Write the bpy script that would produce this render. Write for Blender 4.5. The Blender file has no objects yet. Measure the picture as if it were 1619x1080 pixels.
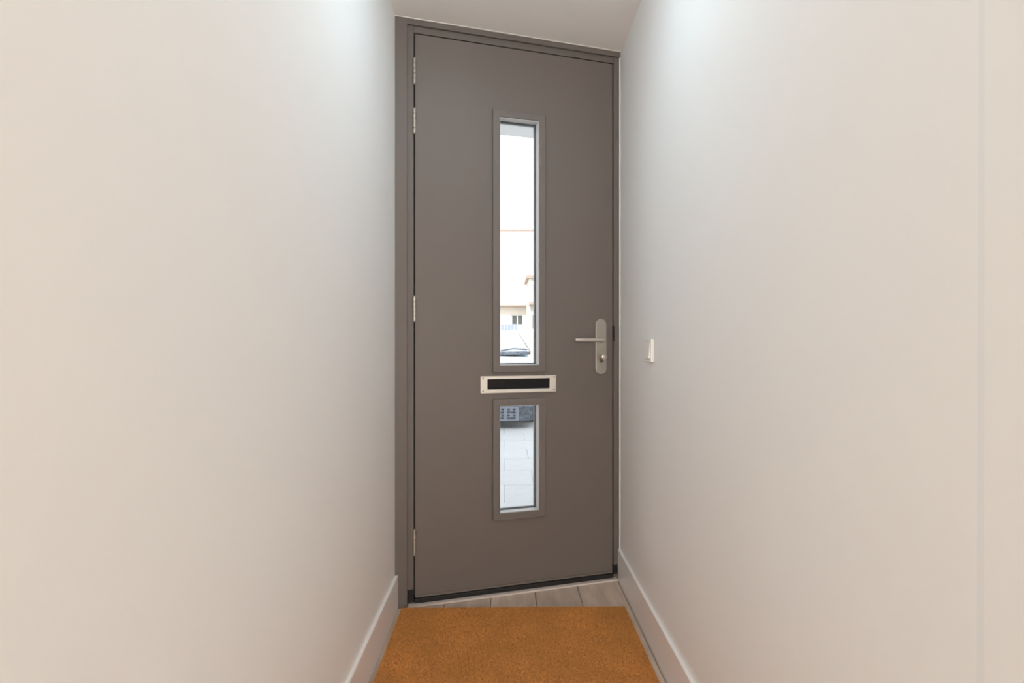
import bpy, bmesh, math, random
from mathutils import Vector, Matrix
random.seed(7)
scn = bpy.context.scene
C = scn.collection

# ------------------------------------------------------------------ camera
F_PX = 850.0
EYE = 1.082
YAW = math.atan(12.5 / F_PX)
cd = bpy.data.cameras.new('camera'); cam = bpy.data.objects.new('camera', cd); C.objects.link(cam)
cam.location = (0, 0, EYE)
cam.rotation_euler = (math.pi / 2, 0, -YAW)
cd.sensor_width = 36.0
cd.lens = F_PX / 1619.0 * 36.0
cd.clip_start = 0.02; cd.clip_end = 300
scn.camera = cam

HALL_FILL, CORRIDOR = 212.0, 14.3     # strengths of the added hall fill light and of the corridor ceiling lamp
# ------------------------------------------------------------------ world, sun, exposure
w = bpy.data.worlds.new('World'); scn.world = w; w.use_nodes = True
bg = w.node_tree.nodes['Background']
bg.inputs['Color'].default_value = (0.91, 0.955, 1.0, 1)
bg.inputs['Strength'].default_value = 2.75
sd = bpy.data.lights.new('sun', 'SUN'); sd.energy = 6.5; sd.angle = math.radians(0.6); sd.color = (1.0, 0.95, 0.88)
sun = bpy.data.objects.new('sun', sd); C.objects.link(sun)
sun.rotation_euler = Vector((-0.28, -1.0, 0.95)).to_track_quat('Z', 'Y').to_euler()
# unseen area lamp added as soft fill at the invented hall window
ad = bpy.data.lights.new('hall_fill_light', 'AREA'); ad.shape = 'RECTANGLE'; ad.size = 2.4; ad.size_y = 1.7
ad.energy = HALL_FILL; ad.color = (1.0, 0.94, 0.88)
al = bpy.data.objects.new('hall_fill_light', ad); C.objects.link(al)
al.location = (0.2, -5.35, 1.35); al.rotation_euler = (math.radians(90), 0, 0)
vs = scn.view_settings
scn.display_settings.display_device = 'sRGB'
vs.view_transform = 'Standard'; vs.look = 'None'; vs.gamma = 1.0; vs.use_curve_mapping = False
vs.exposure = 0.0
scn.cycles.max_bounces = 16; scn.cycles.diffuse_bounces = 12; scn.cycles.glossy_bounces = 4; scn.cycles.transparent_max_bounces = 12

# ------------------------------------------------------------------ materials
def lin(c):
    return tuple((v / 255 / 12.92 if v / 255 <= 0.04045 else ((v / 255 + 0.055) / 1.055) ** 2.4) for v in c) + (1,)

def mat(name, rgb, rough=0.5, metal=0.0, noise=0.0, nscale=20.0, bump=0.0, bscale=200.0, stretch=(1, 1, 1), rand=0.0, linear=False):
    m = bpy.data.materials.new(name); m.use_nodes = True
    nt = m.node_tree; b = nt.nodes['Principled BSDF']
    col = rgb + (1,) if linear else lin(rgb)
    b.inputs['Base Color'].default_value = col
    b.inputs['Roughness'].default_value = rough
    b.inputs['Metallic'].default_value = metal
    if noise or bump or rand:
        tc = nt.nodes.new('ShaderNodeTexCoord'); mp = nt.nodes.new('ShaderNodeMapping')
        mp.inputs['Scale'].default_value = stretch
        nt.links.new(tc.outputs['Object'], mp.inputs['Vector'])
    last = None
    if noise:
        n = nt.nodes.new('ShaderNodeTexNoise'); n.inputs['Scale'].default_value = nscale; n.inputs['Detail'].default_value = 5
        nt.links.new(mp.outputs[0], n.inputs['Vector'])
        r = nt.nodes.new('ShaderNodeMapRange')
        r.inputs['From Min'].default_value = 0.3; r.inputs['From Max'].default_value = 0.7
        r.inputs['To Min'].default_value = 1 - noise; r.inputs['To Max'].default_value = 1 + noise
        nt.links.new(n.outputs['Fac'], r.inputs['Value'])
        last = r.outputs[0]
    if rand:
        oi = nt.nodes.new('ShaderNodeObjectInfo'); r2 = nt.nodes.new('ShaderNodeMapRange')
        r2.inputs['To Min'].default_value = 1 - rand; r2.inputs['To Max'].default_value = 1 + rand
        nt.links.new(oi.outputs['Random'], r2.inputs['Value'])
        if last:
            mm = nt.nodes.new('ShaderNodeMath'); mm.operation = 'MULTIPLY'
            nt.links.new(last, mm.inputs[0]); nt.links.new(r2.outputs[0], mm.inputs[1]); last = mm.outputs[0]
        else: last = r2.outputs[0]
    if last:
        mx = nt.nodes.new('ShaderNodeVectorMath'); mx.operation = 'SCALE'
        mx.inputs[0].default_value = col[:3]; nt.links.new(last, mx.inputs['Scale'])
        nt.links.new(mx.outputs[0], b.inputs['Base Color'])
    if bump:
        n2 = nt.nodes.new('ShaderNodeTexNoise'); n2.inputs['Scale'].default_value = bscale; n2.inputs['Detail'].default_value = 3
        nt.links.new(mp.outputs[0], n2.inputs['Vector'])
        bp = nt.nodes.new('ShaderNodeBump'); bp.inputs['Strength'].default_value = bump; bp.inputs['Distance'].default_value = 0.002
        nt.links.new(n2.outputs['Fac'], bp.inputs['Height']); nt.links.new(bp.outputs[0], b.inputs['Normal'])
    return m

M = {}
M['wall'] = mat('white_wall_paint', (240, 240, 239), 0.75, noise=0.006, nscale=1.5, bump=0.05, bscale=160)
M['ceiling'] = mat('ceiling_paint', (240, 236, 232), 0.85, noise=0.01, nscale=3, bump=0.12, bscale=90)
M['skirting'] = mat('white_satin_paint', (243, 242, 241), 0.32)
M['joint'] = mat('grey_white_filler', (234, 236, 237), 0.6)
M['lining'] = mat('daylit_grey_lining', (196, 198, 200), 0.45)  # pale grey carries the outside light on the glazing reveals
M['sealant'] = mat('white_sealant', (232, 227, 221), 0.45)
M['door'] = mat('taupe_door_paint', (106, 98, 92), 0.52, noise=0.012, nscale=2, bump=0.06, bscale=260)
M['frame'] = mat('taupe_frame_paint', (104, 96, 90), 0.55, noise=0.015, nscale=14, stretch=(1, 1, 0.05), bump=0.08, bscale=120)
M['bead'] = mat('taupe_bead_paint', (108, 101, 96), 0.45)
M['steel'] = mat('brushed_nickel', (190, 185, 176), 0.45, 1.0, noise=0.04, nscale=60, stretch=(1, 1, 0.1))
M['steel_bright'] = mat('satin_nickel', (222, 216, 206), 0.30, 0.75)
M['alu'] = mat('brushed_aluminium', (225, 219, 210), 0.42, 0.55, noise=0.03, nscale=50, stretch=(0.1, 1, 1))
M['screw'] = mat('painted_screw', (104, 97, 92), 0.4)
M['cylinder'] = mat('dull_brass_cylinder', (120, 108, 92), 0.5, 0.8)
M['steel_screw'] = mat('steel_screw', (150, 142, 132), 0.35, 1.0)
M['spacer'] = mat('grey_spacer_bar', (120, 124, 128), 0.4, 0.4)
M['black'] = mat('black_rubber', (22, 21, 21), 0.6)
M['brush'] = mat('black_brush_hair', (17, 16, 17), 0.8)
M['dark'] = mat('dark_gap', (30, 26, 24), 0.8)
M['threshold'] = mat('stone_threshold', (212, 201, 192), 0.45, noise=0.03, nscale=12)
M['plank'] = mat('grey_oak_laminate', (194, 178, 163), 0.42, noise=0.16, nscale=5, stretch=(5, 1.2, 1), bump=0.1, bscale=60, rand=0.16)
M['subfloor'] = mat('dark_subfloor', (52, 46, 42), 0.9)
M['switch'] = mat('white_plastic', (240, 238, 232), 0.28)
M['coir'] = mat('coir_base', (190, 130, 66), 0.95, noise=0.25, nscale=140, bump=0.6, bscale=500)
M['fibre'] = mat('coir_fibre', (208, 148, 82), 0.9, noise=0.24, nscale=6)
M['paving'] = mat('concrete_paving', (176, 178, 180), 0.8, noise=0.05, nscale=9, rand=0.03)
M['ground'] = mat('street_paving', (168, 168, 168), 0.85, noise=0.08, nscale=6)
M['render'] = mat('pale_render', (236, 228, 216), 0.85, noise=0.03, nscale=4)
M['brick'] = mat('pale_brick', (205, 196, 184), 0.85, noise=0.06, nscale=12)
M['rooftile'] = mat('pale_roof_tiles', (206, 190, 180), 0.7, noise=0.06, nscale=8)
M['gutter'] = mat('brown_gutter', (150, 132, 120), 0.5)
M['houseglass'] = mat('dark_house_glass', (80, 84, 84), 0.1)
M['hall_floor'] = M['plank']
M['fence'] = mat('blue_grey_boards', (128, 140, 158), 0.7, rand=0.08)
M['carpaint'] = mat('silver_car_paint', (206, 216, 224), 0.22, 0.25)
M['carglass'] = mat('car_glass', (40, 46, 50), 0.06)
M['windscreen'] = mat('windscreen_painted_sky', (150, 160, 170), 0.06)  # bright sky reflection put into the pale base colour
M['grille_grey'] = mat('grey_car_grille', (138, 146, 158), 0.5)
M['tyre'] = mat('tyre_rubber', (28, 28, 29), 0.8)
M['plastic'] = mat('black_car_plastic', (84, 92, 104), 0.55, noise=0.75, nscale=22)
M['lamp_lens'] = mat('clear_headlight', (210, 216, 220), 0.08)
M['outer'] = mat('facade_render', (200, 196, 190), 0.85)
M['canopy'] = mat('canopy_white', (246, 246, 246), 0.6)

def glass_mat():
    m = bpy.data.materials.new('clear_pane'); m.use_nodes = True; nt = m.node_tree
    for n in list(nt.nodes): nt.nodes.remove(n)
    o = nt.nodes.new('ShaderNodeOutputMaterial'); mx = nt.nodes.new('ShaderNodeMixShader')
    t = nt.nodes.new('ShaderNodeBsdfTransparent'); g = nt.nodes.new('ShaderNodeBsdfGlossy'); f = nt.nodes.new('ShaderNodeFresnel')
    t.inputs['Color'].default_value = (0.965, 0.97, 0.97, 1); g.inputs['Roughness'].default_value = 0.02; f.inputs['IOR'].default_value = 1.35
    nt.links.new(f.outputs[0], mx.inputs[0]); nt.links.new(t.outputs[0], mx.inputs[1]); nt.links.new(g.outputs[0], mx.inputs[2])
    nt.links.new(mx.outputs[0], o.inputs[0]); return m
M['pane'] = glass_mat()

def emis(name, col, s):
    m = bpy.data.materials.new(name); m.use_nodes = True; b = m.node_tree.nodes['Principled BSDF']
    b.inputs['Base Color'].default_value = (0.9, 0.9, 0.9, 1)
    b.inputs['Emission Color'].default_value = col + (1,); b.inputs['Emission Strength'].default_value = s; return m
M['corridor_diffuser'] = emis('corridor_lamp_diffuser', (0.70, 0.88, 1.0), CORRIDOR)

# ------------------------------------------------------------------ mesh helpers
class MB:
    def __init__(s): s.v = []; s.f = []
    def add(s, vs_, fs):
        k = len(s.v); s.v += [tuple(v) for v in vs_]; s.f += [tuple(i + k for i in f) for f in fs]; return s
    def box(s, x0, x1, y0, y1, z0, z1):
        return s.add([(x0, y0, z0), (x1, y0, z0), (x1, y1, z0), (x0, y1, z0), (x0, y0, z1), (x1, y0, z1), (x1, y1, z1), (x0, y1, z1)],
                     [(0, 3, 2, 1), (4, 5, 6, 7), (0, 1, 5, 4), (1, 2, 6, 5), (2, 3, 7, 6), (3, 0, 4, 7)])
    def prism(s, pts, z0, z1):
        n = len(pts)
        return s.add([(p[0], p[1], z0) for p in pts] + [(p[0], p[1], z1) for p in pts],
                     [tuple(range(n - 1, -1, -1)), tuple(range(n, 2 * n))] + [(i, (i + 1) % n, n + (i + 1) % n, n + i) for i in range(n)])
    def prism_y(s, pts, y0, y1):   # outline in x,z extruded along y
        n = len(pts)
        return s.add([(p[0], y0, p[1]) for p in pts] + [(p[0], y1, p[1]) for p in pts],
                     [tuple(range(n)), tuple(range(2 * n - 1, n - 1, -1))] + [(i, n + i, n + (i + 1) % n, (i + 1) % n) for i in range(n)])
    def prism_x(s, pts, x0, x1):   # outline in y,z extruded along x
        n = len(pts)
        return s.add([(x0, p[0], p[1]) for p in pts] + [(x1, p[0], p[1]) for p in pts],
                     [tuple(range(n)), tuple(range(2 * n - 1, n - 1, -1))] + [(i, n + i, n + (i + 1) % n, (i + 1) % n) for i in range(n)])
    def holed(s, xs, zs, holes, y0, y1):
        nx, nz = len(xs), len(zs); solid = lambda i, j: 0 <= i < nx - 1 and 0 <= j < nz - 1 and (i, j) not in holes
        k = len(s.v)
        for y in (y0, y1):
            for j in range(nz):
                for i in range(nx): s.v.append((xs[i], y, zs[j]))
        ix = lambda i, j, b: k + b * nx * nz + j * nx + i
        for i in range(nx - 1):
            for j in range(nz - 1):
                if not solid(i, j): continue
                s.f.append((ix(i, j, 0), ix(i + 1, j, 0), ix(i + 1, j + 1, 0), ix(i, j + 1, 0)))
                s.f.append((ix(i, j, 1), ix(i, j + 1, 1), ix(i + 1, j + 1, 1), ix(i + 1, j, 1)))
                if not solid(i - 1, j): s.f.append((ix(i, j, 0), ix(i, j + 1, 0), ix(i, j + 1, 1), ix(i, j, 1)))
                if not solid(i + 1, j): s.f.append((ix(i + 1, j, 0), ix(i + 1, j, 1), ix(i + 1, j + 1, 1), ix(i + 1, j + 1, 0)))
                if not solid(i, j - 1): s.f.append((ix(i, j, 0), ix(i, j, 1), ix(i + 1, j, 1), ix(i + 1, j, 0)))
                if not solid(i, j + 1): s.f.append((ix(i, j + 1, 0), ix(i + 1, j + 1, 0), ix(i + 1, j + 1, 1), ix(i, j + 1, 1)))
        return s
    def tube(s, path, r, n=14, cap=True):
        path = [Vector(p) for p in path]; rings = []
        rr = r if isinstance(r, (list, tuple)) else [r] * len(path)
        d0 = (path[1] - path[0]).normalized(); up = Vector((0, 0, 1)) if abs(d0.z) < .9 else Vector((1, 0, 0))
        k = len(s.v)
        for i, p in enumerate(path):
            d = (path[min(i + 1, len(path) - 1)] - path[max(i - 1, 0)]).normalized()
            a = d.cross(up).normalized(); b = a.cross(d).normalized()
            for q in range(n):
                t = 2 * math.pi * q / n; s.v.append(tuple(p + (a * math.cos(t) + b * math.sin(t)) * rr[i]))
        for i in range(len(path) - 1):
            for q in range(n):
                s.f.append((k + i * n + q, k + i * n + (q + 1) % n, k + (i + 1) * n + (q + 1) % n, k + (i + 1) * n + q))
        if cap:
            s.f.append(tuple(k + q for q in range(n - 1, -1, -1))); s.f.append(tuple(k + (len(path) - 1) * n + q for q in range(n)))
        return s
    def build(s, name, m, parent=None, bevel=0, seg=2, smooth=False, subsurf=0):
        me = bpy.data.meshes.new(name); me.from_pydata(s.v, [], s.f); me.update()
        bm = bmesh.new(); bm.from_mesh(me); bmesh.ops.remove_doubles(bm, verts=bm.verts, dist=1e-6)
        bmesh.ops.dissolve_degenerate(bm, edges=bm.edges, dist=1e-7)
        bmesh.ops.recalc_face_normals(bm, faces=bm.faces); bm.to_mesh(me); bm.free()
        o = bpy.data.objects.new(name, me); C.objects.link(o)
        me.materials.append(M[m] if isinstance(m, str) else m)
        if parent: o.parent = parent
        if bevel:
            b = o.modifiers.new('bevel', 'BEVEL'); b.width = bevel; b.segments = seg; b.limit_method = 'ANGLE'; b.angle_limit = math.radians(40)
        if subsurf:
            q = o.modifiers.new('sub', 'SUBSURF'); q.levels = subsurf; q.render_levels = subsurf
        if smooth or subsurf:
            for p in me.polygons: p.use_smooth = True
        return o

def tag(o, label, cat=None, kind=None, group=None):
    o['label'] = label
    if cat: o['category'] = cat
    if kind: o['kind'] = kind
    if group: o['group'] = group
    return o
def empty(name, loc=(0, 0, 0), rz=0):
    o = bpy.data.objects.new(name, None); C.objects.link(o); o.location = loc; o.rotation_euler = (0, 0, rz); o.empty_display_size = .1; return o
def copy_of(o, parent, loc=None):
    c = o.copy(); C.objects.link(c); c.parent = parent
    if loc is not None: c.location = loc
    return c

# ------------------------------------------------------------------ key dimensions
XL, XR = -0.441, 0.530           # corridor wall faces
CEIL = 2.40
L = Vector((-0.366, 2.212)); R = Vector((0.494, 2.441))
TH = math.atan2(R.y - L.y, R.x - L.x); ct, st = math.cos(TH), math.sin(TH)
W = (R - L).length
def door_y(x, off=0.0):          # world y of the plane at local depth off, at world x
    return L.y + off * ct + (x - (L.x - off * st)) / ct * st
def lx_left(ly):  return (XL - L.x + ly * st) / ct     # local x of the left wall face at local depth ly
def lx_right(ly): return (XR - L.x + ly * st) / ct
YB = -2.5                        # where the corridor opens into the hall behind the camera
YSTEP = 0.60
LAMP_Y = 1.42

# ------------------------------------------------------------------ setting: walls, ceiling, floor
o = MB().prism([(XL, YB), (XL, door_y(XL, 0.05)), (XL - .2, door_y(XL - .2, 0.05)), (XL - .2, YB)], 0, CEIL).build('wall_left', 'wall', bevel=0)
tag(o, 'smooth white plastered wall along the left of the corridor', 'wall', 'structure')
JB0, JB1, JT0, JT1 = .586, .5976, .585, .590     # joint edges (y) at the floor and at the ceiling
def leaning(x0, x1, ya0, ya1, yb0, yb1):
    return MB().add([(x0, ya0, 0), (x1, ya0, 0), (x1, yb0, 0), (x0, yb0, 0), (x0, ya1, CEIL), (x1, ya1, CEIL), (x1, yb1, CEIL), (x0, yb1, CEIL)],
      [(0, 3, 2, 1), (4, 5, 6, 7), (0, 1, 5, 4), (1, 2, 6, 5), (2, 3, 7, 6), (3, 0, 4, 7)])
yr0, yr1 = door_y(XR, .05), door_y(XR + .2, .05)
o = leaning(XR, XR + .2, JB1, JT1, yr0, yr0).build('wall_right', 'wall')
tag(o, 'smooth white plastered wall on the right carrying the light switch', 'wall', 'structure')
o = leaning(XR, XR + .2, YB, YB, JB0, JT0).build('wall_right_near', 'wall')
tag(o, 'white wall section at the far right edge of the view', 'wall', 'structure')
o = leaning(XR, XR + .15, JB0, JT0, JB1, JT1).build('trim_3', 'joint')
tag(o, 'thin upright filled joint in the right wall near the picture edge', 'joint', 'structure')
# hall behind the camera
HX0, HX1, HY = -2.2, 2.6, -5.4
tag(MB().box(HX0, XL - .2, YB, YB + .12, 0, CEIL).build('wall_hall_front_left', 'wall'), 'white hall wall left of the corridor mouth', 'wall', 'structure')
tag(MB().box(XR + .2, HX1, YB, YB + .12, 0, CEIL).build('wall_hall_front_right', 'wall'), 'white hall wall right of the corridor mouth', 'wall', 'structure')
tag(MB().box(HX0 - .15, HX0, HY, YB + .12, 0, CEIL).build('wall_hall_left', 'wall'), 'white left wall of the hall behind the camera', 'wall', 'structure')
tag(MB().box(HX1, HX1 + .15, HY, YB + .12, 0, CEIL).build('wall_hall_right', 'wall'), 'white right wall of the hall behind the camera', 'wall', 'structure')
tag(MB().holed([HX0 - .15, -1.05, 1.45, HX1 + .15], [0, .45, 2.25, CEIL], {(1, 1)}, HY - .15, HY).build('wall_hall_back', 'wall'), 'white back wall of the hall with a wide window opening', 'wall', 'structure')
wn = empty('window_1', (0.2, HY - .08, .45))
MB().holed([-1.25, -1.19, -.03, .03, 1.19, 1.25], [0, .06, 1.74, 1.80], {(1, 1), (3, 1)}, -.035, .035).build('window_frame', 'skirting', wn, bevel=.004)
MB().box(-1.19, -.03, -.006, .006, .06, 1.74).build('pane', 'pane', wn); MB().box(.03, 1.19, -.006, .006, .06, 1.74).build('pane', 'pane', wn)
tag(wn, 'wide white framed hall window, added unseen behind the camera', 'window', 'structure')
cpts = [(HX0 - .15, HY - .15), (HX1 + .15, HY - .15), (HX1 + .15, YB + .12), (XR + .2, YB + .12), (XR + .2, door_y(XR + .2, .05)), (XL - .2, door_y(XL - .2, .05)), (XL - .2, YB + .12), (HX0 - .15, YB + .12)]
tag(MB().prism(cpts, CEIL, CEIL + .15).build('ceiling', 'ceiling'), 'plain off-white ceiling above the corridor', 'ceiling', 'structure')

fl = MB().prism(cpts, -.12, -.012).build('floor', 'subfloor'); tag(fl, 'grey oak laminate floor running along the corridor', 'floor', 'structure')
PW = .19; seam0 = .324
for k in range(-13, 13):
    xa = seam0 + k * PW; xb = xa + PW
    incor = xb > XL and xa < XR
    if xb < HX0 or xa > HX1: continue
    y = HY + .02 - random.uniform(0, 1.1)
    while True:
        y2 = y + 1.32
        top = door_y((xa + xb) / 2, 0.03) if incor else YB
        ya = max(y, HY)
        x0 = max(xa + .001, (XL if (incor and y2 > YB) else HX0)); x1 = min(xb - .001, (XR + .008 if (incor and y2 > YB) else HX1))
        if y2 > HY and x1 - x0 > .004:
            if incor and y2 > 1.2:
                if y < 1.35:
                    pts = [(x0, ya + .0005), (x1, ya + .0005), (x1, door_y(x1, .03) if y2 > 1.9 else y2), (x0, door_y(x0, .03) if y2 > 1.9 else y2)]
                else:
                    pts = [(x0, ya), (x1, ya), (x1, door_y(x1, .03)), (x0, door_y(x0, .03))]
            else:
                pts = [(x0, ya + .0005), (x1, ya + .0005), (x1, min(y2, top) - .0005), (x0, min(y2, top) - .0005)]
            if pts[2][1] - pts[1][1] > .02:
                MB().prism(pts, -.012, 0).build('plank', 'plank', fl, bevel=.002, seg=1)
        y = y2
        if y > (1.9 if incor else YB) : break

# skirting boards
BH, BT = .138, .013
def skirt(name, x0, x1, ya, yb0, yb1, label):
    # x0 wall face, x1 room face; the far end is cut along the door frame
    m = MB().prism([(x0, ya), (x1, ya), (x1, yb1), (x0, yb0)], 0, BH)
    return tag(m.build(name, 'skirting', bevel=.003), label, 'baseboard', 'structure')
CAS = -.014                       # casing front (local depth)
skirt('baseboard_left', XL, XL + BT, YB, door_y(XL, CAS) - .001, door_y(XL + BT, CAS) - .001, 'plain white skirting board along the left wall')
skirt('baseboard_right', XR, XR - BT, YSTEP, door_y(XR, -.005) - .001, door_y(XR - BT, -.005) - .001, 'plain white skirting board along the right wall')

# ------------------------------------------------------------------ door frame (trim_1)
fr = empty('trim_1', (L.x, L.y, 0), TH)
tag(fr, 'taupe painted door frame reaching up to the ceiling', 'door frame', 'structure')
DB, DT = .030, .030 + 2.315       # leaf bottom and top
FD = .11
HEADZ = DT + .030
# jambs (L-shaped with a stop behind the leaf)
lj = -.032
MB().prism([(lx_left(0) , 0), (-.0045, 0), (-.0045, .058), (.016, .058), (.016, FD), (lx_left(FD) , FD)], .0, CEIL).build('jamb', 'frame', fr, bevel=.0015)
rj = W + .031
MB().prism([(W + .0045, -.003), (rj, -.003), (rj + .003, FD), (W - .016, FD), (W - .016, .058), (W + .0045, .058)], .0, CEIL - .0).build('jamb', 'frame', fr, bevel=.0015)
MB().prism_x([(0, DT + .0045), (0, CEIL), (FD, CEIL), (FD, DT - .016), (.058, DT - .016), (.058, DT + .0045)], -.0045, W + .0045).build('head', 'frame', fr, bevel=.0015)
# casings: left strip and the strip under the ceiling that oversails the right jamb
MB().prism([(lx_left(CAS), CAS), (lj, CAS), (lj, -.0005), (lx_left(0), -.0005)], 0, CEIL - .002).build('casing', 'frame', fr, bevel=.002)
MB().prism([(lj - .002, CAS + .001), (rj + .002, CAS + .001), (rj + .002, -.0035), (lj - .002, -.0005)], HEADZ, CEIL - .003).build('casing', 'frame', fr, bevel=.002)
MB().prism([(lx_left(CAS), CAS - .002), (rj + .004, CAS - .002), (rj + .004, -.0035), (lx_left(-.0035), -.0035)], CEIL - .0026, CEIL - .0004).build('sealant_joint', 'sealant', fr)
# white sealant joint between right jamb and plaster
s = MB().prism([(rj + .0005, -.006), (lx_right(-.009), -.009), (lx_right(.02), .02), (rj + .0005, .02)], 0, HEADZ).build('sealant_joint', 'sealant', fr); s['label'] = 'white sealant joint beside the right jamb'
# rubber end pieces at the foot of both jambs
MB().box(lj + .002, -.003, -.006, .05, .014, .066).build('rubber_block', 'black', fr, bevel=.003)
MB().box(W + .002, rj - .006, -.008, .05, .024, .066).build('rubber_block', 'black', fr, bevel=.003)
MB().box(W + .0006, W + .0075, -.0045, .02, 1.085, 1.152).build('strike_notch', 'dark', fr)
# threshold
th = empty('trim_2', (L.x, L.y, 0), TH); tag(th, 'pale threshold strip with black draught seal under the door', 'threshold', 'structure')
MB().prism([(lj + .004, -.027), (lx_right(-.027) - BT - .001, -.027), (W - .002 + .02, .0), (W + .02, .055), (-.02, .055), (lj + .004, 0)], 0.0005, .008).build('threshold_strip', 'threshold', th, bevel=.002)
MB().box(-.002, W + .002, -.008, .05, .0085, .0285).build('draught_seal', 'black', th, bevel=.003)

# ------------------------------------------------------------------ door leaf (door_1)
dr = empty('door_1', (L.x, L.y, 0), TH)
tag(dr, 'taupe front door with two narrow panes and a letter slot', 'door', 'structure')
OX0, OX1 = .357, .533
leaf = MB().holed([.0005, OX0, OX1, W - .0005], [DB, .348, .806, .980, 2.041, DT], {(1, 1), (1, 3)}, 0, .054).build('leaf', 'door', dr, bevel=.0015)
# sealing lip line at the bottom of the leaf
MB().box(.004, W - .004, -.006, -.0002, DB + .001, DB + .010).build('bottom_drip_strip', 'door', dr, bevel=.002)
scr_mesh = None
def screw(parent, x, z, y, r=.0032, m='screw'):
    o = MB().tube([(0, .0002, 0), (0, -.0008, 0), (0, -.0014, 0)], [r, r, r * .6], 10).build('screw', m, parent, smooth=False)
    o.location = (x, y, z); return o
def bead(z0, z1, label, lo, hi):
    f = MB().holed([OX0 - .030, OX0, OX1, OX1 + .030], [z0 - .030, z0, z1, z1 + .030], {(1, 1)}, -.014, .012).build('glazing_frame', 'bead', dr, bevel=.0025)
    f['label'] = label
    xs = (OX0 - .018, OX1 + .018); n = max(2, round((z1 - z0) / .2))
    for i in range(n):
        zz = z0 + .03 + (z1 - z0 - .06) * i / (n - 1)
        for j, x in enumerate(xs): screw(f, x, zz + (.01 if j else -.01), -.014)
    for x in (OX0 + .035, OX1 - .035):
        screw(f, x, z1 + .017, -.014); screw(f, x, z0 - .017, -.014)
    MB().holed([OX0 - .001, OX0 + .0025, OX1 - .0025, OX1 + .001], [z0 - .001, z0 + .0025, z1 - .0025, z1 + .001], {(1, 1)}, -.008, .0255).build('lit_reveal_lining', 'lining', dr)  # thin pale liners added so the reveals look lit from outside
    p = MB().box(OX0 - .004, OX1 + .004, .026, .034, z0 - .004, z1 + .004).build('pane', 'pane', dr)
    sp = MB().holed([OX0 - .003, OX0 + .0075, OX1 - .0075, OX1 + .003], [z0 - .003, z0 + .0075, z1 - .0075, z1 + .003], {(1, 1)}, .0345, .046).build('spacer_bar', 'spacer', dr)
    MB().box(OX0 - .004, OX1 + .004, .0465, .0525, z0 - .004, z1 + .004).build('pane', 'pane', dr)
bead(.980, 2.041, 'tall raised frame around the upper pane', 0, 0)
bead(.348, .806, 'short raised frame around the lower pane', 0, 0)
# letter plate
lp = MB().holed([.274, .304, .584, .613], [.861, .878, .9205, .934], {(1, 1)}, -.009, .0).build('letter_plate', 'alu', dr, bevel=.002)
lp['label'] = 'pale brushed metal letter plate'
b = MB().box(.302, .586, -.004, -.0005, .876, .922).build('slot_brush', 'brush', lp)
for i in range(70):
    x = .305 + i * .278 / 69
br = MB()
for i in range(110):
    x = .3045 + i * .279 / 109; 
    for (za, zb) in ((.879, .8995), (.9198, .8993)):
        dx = random.uniform(-.0015, .0015); y0 = -.0042
        br.add([(x - .0012, y0, za), (x + .0012, y0, za), (x + dx, y0 - random.uniform(.001, .004), zb + random.uniform(-.001, .001))], [(0, 1, 2)])
bo = br.build('brush_hair', 'brush', lp); bo['kind'] = 'stuff'
for x in (.284, .603):
    for z in (.871, .926): screw(lp, x, z, -.009, .0035, 'steel_screw')
# hinges: knuckle barrels with a pin
for (z0, z1) in ((2.136, 2.240), (1.935, 2.034), (1.166, 1.265), (.208, .311)):
    h = MB(); n = 5; d = (z1 - z0) / n
    for i in range(n): h.tube([(-.002, -.006, z0 + i * d + .0006), (-.002, -.006, z0 + (i + 1) * d - .0006)], .0066, 12)
    h.box(-.0035, -.0005, -.006, .03, z0 + .001, z1 - .001)
    hb = h.build('hinge', 'steel', dr, bevel=.0006, seg=1)
    MB().tube([(-.002, -.006, z0 - .004), (-.002, -.006, z1 + .004)], .0042, 10).build('hinge_pin', 'steel', hb)
# handle
hx = .829
def stadium(cx, z0, z1, r, n=14):
    p = []
    for i in range(n + 1): a = math.pi * i / n; p.append((cx + r * math.cos(a), z1 - r + r * math.sin(a)))
    for i in range(n + 1): a = math.pi + math.pi * i / n; p.append((cx + r * math.cos(a), z0 + r + r * math.sin(a)))
    return p
hp = MB().prism_y(stadium(hx, .933, 1.185, .0262), -.009, -.0002).build('handle_plate', 'steel', dr, bevel=.0015)
hp['label'] = 'brushed nickel security plate with rounded ends'
HZ = 1.089; path = [(hx, -.009, HZ), (hx, -.028, HZ)]
for i in range(7):
    a = math.pi / 2 * i / 6; rr = .022
    path.append((hx - rr + rr * math.cos(a), -.032 - rr * math.sin(a), HZ))
path += [(hx - .06, -.0545, HZ), (hx - .10, -.0545, HZ), (hx - .138, -.0545, HZ), (hx - .142, -.0545, HZ), (hx - .144, -.0545, HZ)]
rad = [.0090] * (len(path) - 2) + [.0080, .005]
lv = MB().tube(path, rad, 16).build('lever', 'steel_bright', hp, smooth=True); lv['label'] = 'bent round bar door lever'
MB().tube([(hx, -.011, HZ), (hx, -.0145, HZ), (hx, -.0155, HZ)], [.014, .014, .012], 20).build('lever_collar', 'steel', hp, bevel=.0008)
KZ = 1.013
kc = []
for i in range(20):
    a = 2 * math.pi * i / 20; kc.append((hx + .0095 * math.cos(a), KZ + .0095 * math.sin(a)))
MB().prism_y(stadium(hx, KZ - .027, KZ + .0095, .0075), -.0150, -.0108).build('lock_cylinder', 'cylinder', hp, bevel=.001)
MB().tube([(hx, -.014, KZ), (hx, -.026, KZ), (hx, -.028, KZ), (hx, -.040, KZ), (hx, -.0430, KZ), (hx, -.0445, KZ)], [.0065, .0065, .0125, .0130, .0112, .0060], 24).build('lock_knob', 'steel_bright', hp, smooth=True)

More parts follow.
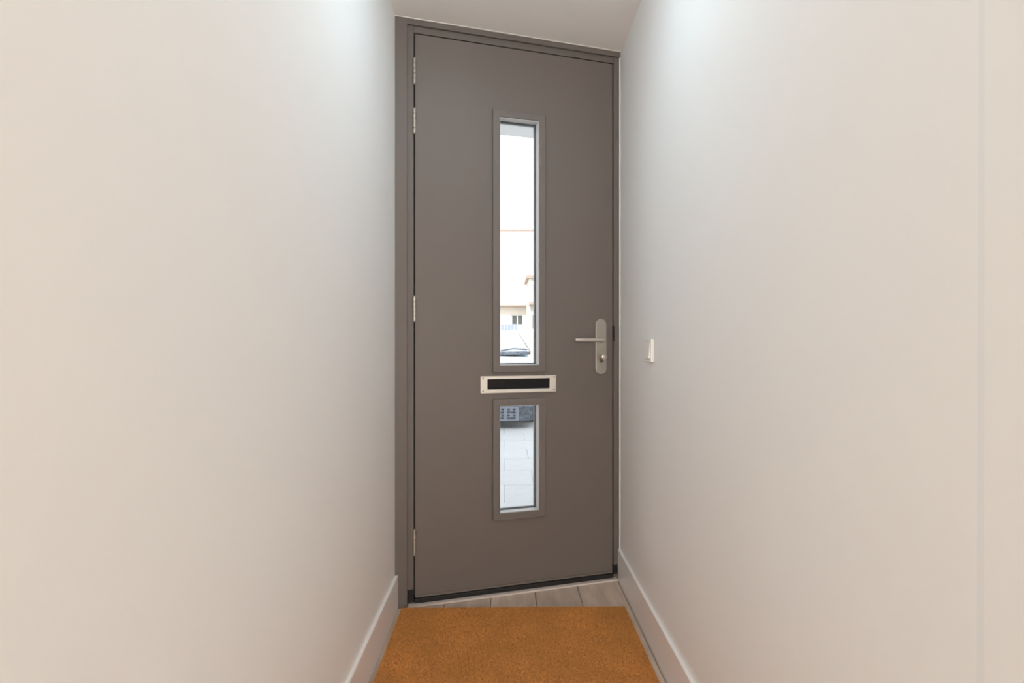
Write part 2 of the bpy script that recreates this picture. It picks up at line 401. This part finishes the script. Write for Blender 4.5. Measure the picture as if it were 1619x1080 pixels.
# ------------------------------------------------------------------ light switch on the right wall
sw = empty('light_switch', (XR, 1.937, 1.050)); tag(sw, 'white plastic rocker light switch on the right wall', 'light switch')
MB().box(-.0045, -.0002, -.041, .041, -.041, .041).build('base_plate', 'switch', sw, bevel=.0015)
MB().holed([-.041, -.030, .030, .041], [-.041, -.030, .030, .041], {(1, 1)}, -.0105, -.0046).build('cover_frame', 'switch', sw, bevel=.002)
sw.children[1].rotation_euler = (0, 0, math.pi / 2 * -1)
MB().prism_y([(-.0295, -.0295), (.0295, -.0295), (.0295, .0295), (-.0295, .0295)], -.0135, -.0047).build('rocker', 'switch', sw, bevel=.0015)
for v in sw.children[2].data.vertices:
    if v.co.y < -.01: v.co.y += .0025 * (v.co.z / .0295)
sw.children[2].rotation_euler = (0, 0, -math.pi / 2)

# ------------------------------------------------------------------ coir mat
MX0, MX1, MY0, MY1 = -.412, .489, .85, 2.168
mt = empty('door_mat', ((MX0 + MX1) / 2, (MY0 + MY1) / 2, 0)); tag(mt, 'orange brown coir mat filling the corridor floor before the door', 'door mat')
wx, wy = (MX1 - MX0) / 2, (MY1 - MY0) / 2
MB().box(-wx, wx, -wy, wy, .0004, .004).build('backing', 'black', mt)
MB().box(-wx + .001, wx - .001, -wy + .001, wy - .001, .0042, .011).build('pile_base', 'coir', mt)
vs_, fs_ = [], []
for i in range(90000):
    x = random.uniform(-wx, wx); y = random.uniform(-wy, wy); a = random.uniform(0, math.pi); b_ = .0011
    dx, dy = math.cos(a) * b_, math.sin(a) * b_; tx, ty = random.gauss(0, .0022), random.gauss(0, .0022); h = random.uniform(.0135, .0175)
    k = len(vs_); vs_ += [(x - dx, y - dy, .0105), (x + dx, y + dy, .0105), (x + tx, y + ty, h)]; fs_.append((k, k + 1, k + 2))
me = bpy.data.meshes.new('coir_pile'); me.from_pydata(vs_, [], fs_); me.materials.append(M['fibre'])
po = bpy.data.objects.new('coir_pile', me); C.objects.link(po); po.parent = mt; po['kind'] = 'stuff'

# ------------------------------------------------------------------ ceiling lamp of the corridor, above the camera's view
cl_ = empty('ceiling_lamp', (.045, LAMP_Y, CEIL)); tag(cl_, 'flat round opal lamp on the corridor ceiling above the mat', 'lamp')
MB().tube([(0, 0, -.0005), (0, 0, -.025)], .17, 40).build('lamp_base', 'skirting', cl_, bevel=.004)
MB().tube([(0, 0, -.0255), (0, 0, -.05), (0, 0, -.07), (0, 0, -.078)], [.16, .158, .12, .06], 40).build('lamp_shade', 'corridor_diffuser', cl_, smooth=True)

# ------------------------------------------------------------------ the house outside: facade, upper storey, canopy
GZ = -.12
fa = empty('wall_front', (L.x, L.y, 0), TH); tag(fa, 'pale outer facade around the front door', 'wall', 'structure')
MB().box(-6, lx_left(.11) - .003, .112, .40, GZ, 2.55).build('facade_panel', 'outer', fa)
MB().box(rj + .004, 6.5, .112, .40, GZ, 2.55).build('facade_panel', 'outer', fa)
MB().box(lx_left(.11) - .003, rj + .004, .112, .40, CEIL - .01, 2.55).build('facade_panel', 'outer', fa)
MB().box(lx_left(.11) - .003, rj + .004, .060, .46, GZ, -.002).build('door_step', 'threshold', fa)
def wl(lx, ly): return (L.x + lx * ct - ly * st, L.y + lx * st + ly * ct)
tag(MB().prism([wl(-6, .40), wl(6.5, .40), (6.0, HY - .2), (-6.0, HY - .2)], 2.552, 6.2).build('upper_storey', 'outer'), 'upper storey of the house over the corridor', 'building', 'structure')
cn = MB().box(-.7, 1.7, .402, 1.22, 2.45, 2.55); cn = cn.build('door_canopy', 'canopy', bevel=.004); cn.location = (L.x, L.y, 0); cn.rotation_euler = (0, 0, TH)
tag(cn, 'flat white canopy seen at the top of the upper pane', 'canopy')

# ------------------------------------------------------------------ street
gr = MB().box(-60, 60, -6, 90, GZ - .3, GZ - .006).build('ground', 'ground'); tag(gr, 'pale paved street outside the front door', 'ground', 'structure')
slab = None
for j in range(11):
    for i in range(6):
        if slab is None:
            slab = MB().box(-.2485, .2485, -.2485, .2485, -.05, 0).build('paving_slab', 'paving', gr, bevel=.002, seg=1); o = slab
        else:
            o = copy_of(slab, gr)
        o.location = (-1.25 + .5 * i + (.25 if j % 2 else 0), 3.25 + .5 * j, GZ + random.uniform(-.001, .001) + .0)
kb = MB().box(-1.75, 2.0, 8.55, 8.67, GZ - .03, GZ + .02)

# parked car, nose towards the door
car = empty('parked_car', (-.30, 7.45, GZ)); tag(car, 'silver parked car with its nose towards the front door', 'car')
st_ = [(0.0, .56, .30, .60), (.05, .70, .24, .70), (.22, .80, .22, .80), (.60, .84, .20, .90), (1.0, .86, .20, 1.00), (1.9, .87, .20, 1.02), (3.0, .87, .20, 1.02), (3.6, .84, .24, 1.00), (3.85, .70, .34, .90)]
mb = MB(); rows = []
for (y, hw, zb, zt) in st_:
    half = [(hw * .80, zb), (hw * .97, zb + .10), (hw, zb + (zt - zb) * .5), (hw * .97, zt - .12), (hw * .84, zt - .02), (hw * .45, zt + .02)]
    ring = [(x, y, z) for x, z in half] + [(0, y, zt + .03)] + [(-x, y, z) for x, z in reversed(half)]
    rows.append(ring)
n = len(rows[0])
for rw in rows: mb.v += rw
for i in range(len(rows) - 1):
    for j in range(n): mb.f.append((i * n + j, i * n + (j + 1) % n, (i + 1) * n + (j + 1) % n, (i + 1) * n + j))
mb.f.append(tuple(range(n))); mb.f.append(tuple((len(rows) - 1) * n + j for j in range(n - 1, -1, -1)))
body = mb.build('body', 'carpaint', car, subsurf=2)
# cabin
base = [(-.74, 1.02, 1.0), (.74, 1.02, 1.0), (.76, 2.2, 1.0), (.72, 3.72, 1.0), (-.72, 3.72, 1.0), (-.76, 2.2, 1.0)]
roof = [(-.52, 1.78, 1.37), (.52, 1.78, 1.37), (.57, 2.3, 1.41), (.53, 3.35, 1.38), (-.53, 3.35, 1.38), (-.57, 2.3, 1.41)]
cb = MB(); cb.add(base + roof, [tuple(range(6)), tuple(range(11, 5, -1))] + [(i, 6 + i, 6 + (i + 1) % 6, (i + 1) % 6) for i in range(6)])
cb.build('cabin', 'carpaint', car, bevel=.06, seg=4, smooth=True)
def patch(q, name, m, parent, shrink=.9, off=.02):
    q = [Vector(p) for p in q]; c = sum(q, Vector()) / len(q); nrm = (q[1] - q[0]).cross(q[2] - q[0]).normalized()
    if nrm.dot(c - Vector((0, 2.3, 1.0))) < 0: nrm = -nrm
    o_ = [c + (p - c) * shrink + nrm * off for p in q]; i_ = [p - nrm * .03 for p in o_]; k = len(q)
    m_ = MB().add(o_ + i_, [tuple(range(k)), tuple(range(2 * k - 1, k - 1, -1))] + [(i, k + i, k + (i + 1) % k, (i + 1) % k) for i in range(k)])
    return m_.build(name, m, parent, bevel=.006)
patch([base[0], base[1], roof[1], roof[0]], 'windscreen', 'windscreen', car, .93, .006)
patch([base[3], base[4], roof[4], roof[3]], 'rear_window', 'carglass', car, .86, .006)
for a, b2 in ((1, 2), (2, 3), (4, 5), (5, 0)):
    patch([base[a], base[b2], roof[b2], roof[a]], 'side_window', 'carglass', car, .84, .006)
# cowl strip below the windscreen with two wipers
MB().prism([(-.72, 1.04), (-.45, .86), (0, .80), (.45, .86), (.72, 1.04), (.45, 1.04), (-.45, 1.04)], 1.0, 1.045).build('cowl', 'plastic', car, bevel=.006)
for x in (-.35, .25): MB().tube([(x, .93, 1.06), (x + .2, 1.02, 1.09), (x + .42, 1.10, 1.075)], .012, 6).build('wiper', 'plastic', car)
MB().box(-.55, .55, -.03, .06, .42, .56).build('grille', 'plastic', car, bevel=.02)
MB().prism([(-.70, .05), (-.5, -.05), (.5, -.05), (.70, .05), (.70, .3), (-.70, .3)], .10, .31).build('lower_bumper', 'plastic', car, bevel=.02)
gx = [-.5 + .04 * i for i in range(26)]; gz = [.115, .13, .16, .17, .20, .21, .24, .25, .28, .30]
MB().holed(gx, gz, {(i, j) for i in range(1, 24, 2) for j in (1, 3, 5, 7)} | {(i, j) for i in range(2, 24, 4) for j in (1, 5)}, -.060, -.052).build('lower_grille', 'grille_grey', car)
MB().box(-.26, .26, -.062, -.045, .33, .43).build('number_plate_holder', 'plastic', car, bevel=.004)
for sx in (-1, 1):
    MB().add([(sx * .45, -.005, .62), (sx * .76, .16, .64), (sx * .80, .36, .80), (sx * .52, .10, .76), (sx * .45, .12, .60), (sx * .72, .28, .60), (sx * .74, .44, .72), (sx * .52, .26, .70)],
             [(0, 1, 2, 3), (7, 6, 5, 4), (0, 4, 5, 1), (1, 5, 6, 2), (2, 6, 7, 3), (3, 7, 4, 0)]).build('headlight', 'lamp_lens', car, bevel=.012)
    mr = MB().box(sx * .98 - .09, sx * .98 + .09, 1.28, 1.38, .98, 1.11).build('wing_mirror', 'carpaint', car, bevel=.03, seg=3)
    MB().box(min(sx * .78, sx * .92), max(sx * .78, sx * .92), 1.31, 1.35, .99, 1.02).build('mirror_arm', 'plastic', mr)
    for wy_ in (.72, 3.15):
        wh = MB().tube([(sx * .66, wy_, .30), (sx * .68, wy_, .30), (sx * .84, wy_, .30), (sx * .86, wy_, .30)], [.27, .30, .30, .27], 28).build('wheel', 'tyre', car, bevel=.01)
        MB().tube([(sx * .855, wy_, .30), (sx * .866, wy_, .30)], [.19, .17], 24).build('rim', 'alu', wh)

# houses across the street
sn = math.sin(YAW)
hs = empty('street_house', (0, 30, GZ)); tag(hs, 'pale rendered house across the street with long tiled roof', 'house')
HL, HR_ = -7.0, 7.5; EZ = 3.15 - GZ; RZ = 8.2 - GZ
wx0, wx1, wz0, wz1 = .39, 1.09, 1.98 - GZ, 2.58 - GZ
MB().holed([HL, -4.2, -3.2, wx0, wx1, 4.0, 5.0, HR_], [0, .9, wz0, wz1, EZ], {(3, 2), (1, 1), (1, 2), (5, 1), (5, 2)}, 0, .3).build('wall', 'render', hs)
MB().box(HL, HL + .3, .3, 9, 0, EZ).build('wall', 'render', hs); MB().box(HR_ - .3, HR_, .3, 9, 0, EZ).build('wall', 'render', hs); MB().box(HL, HR_, 8.7, 9, 0, EZ).build('wall', 'render', hs)
MB().prism_x([(-.35, EZ - .12), (4.5, RZ), (9.35, EZ - .12), (9.0, EZ - .12), (4.5, RZ - .25), (0, EZ - .12)], HL - .2, HR_ + .2).build('roof', 'rooftile', hs)
MB().prism_x([(0, EZ), (9, EZ), (4.5, RZ - .26)], HL, HL + .25).build('gable', 'render', hs); MB().prism_x([(0, EZ), (9, EZ), (4.5, RZ - .26)], HR_ - .25, HR_).build('gable', 'render', hs)
MB().tube([(HL - .25, -.42, EZ - .10), (HR_ + .25, -.42, EZ - .10)], .075, 10).build('gutter', 'gutter', hs)
MB().tube([(HL - .2, 4.5, RZ + .0), (HR_ + .2, 4.5, RZ + .0)], .10, 8).build('ridge_cap', 'gutter', hs)
for (a, b2, c, d) in ((wx0, wx1, wz0, wz1), (-4.2, -3.2, .9, wz1), (4.0, 5.0, .9, wz1)):
    wf = MB().holed([a, a + .06, (a + b2) / 2 - .025, (a + b2) / 2 + .025, b2 - .06, b2], [c, c + .06, d - .06, d], {(1, 1), (3, 1)}, .08, .15).build('window_frame', 'canopy', hs)
    MB().box(a + .05, b2 - .05, .11, .12, c + .05, d - .05).build('pane', 'houseglass', wf)
h2 = empty('street_annex', (1.20, 26, GZ)); tag(h2, 'narrow pale brick house at the right edge of the upper pane', 'house')
MB().holed([0, .12, .75, 4.5], [0, 1.75, 2.55, 4.25], {(1, 1)}, 0, .25).build('wall', 'brick', h2); MB().box(0, .25, .25, 2.8, 0, 4.25).build('wall', 'brick', h2)
MB().box(-.12, 4.6, -.12, 2.9, 4.25, 4.42).build('roof', 'gutter', h2)
wf = MB().holed([.12, .18, .69, .75], [1.75, 1.81, 2.49, 2.55], {(1, 1)}, .08, .14).build('window_frame', 'canopy', h2); MB().box(.17, .70, .10, .11, 1.8, 2.5).build('pane', 'houseglass', wf)
MB().tube([(.06, -.06, 0), (.06, -.06, 4.25)], .035, 8).build('downpipe', 'brick', h2)
MB().box(.0, .5, -.35, -.0005, 2.95, 3.10).build('awning_box', 'gutter', h2, bevel=.02)
fc = empty('garden_fence', (.62, 24.5, GZ)); tag(fc, 'blue grey board fence behind the parked car', 'fence')
b0 = MB().box(-.07, .07, -.012, .012, .05, 2.0).build('board', 'fence', fc, bevel=.004, seg=1)
for i in range(24):
    o = b0 if i == 0 else copy_of(b0, fc)
    o.location = (-.08 - .155 * i, 0, random.uniform(-.008, .008))
for z in (.4, 1.6): MB().box(-3.75, 0, .0125, .06, z, z + .09).build('rail', 'fence', fc)
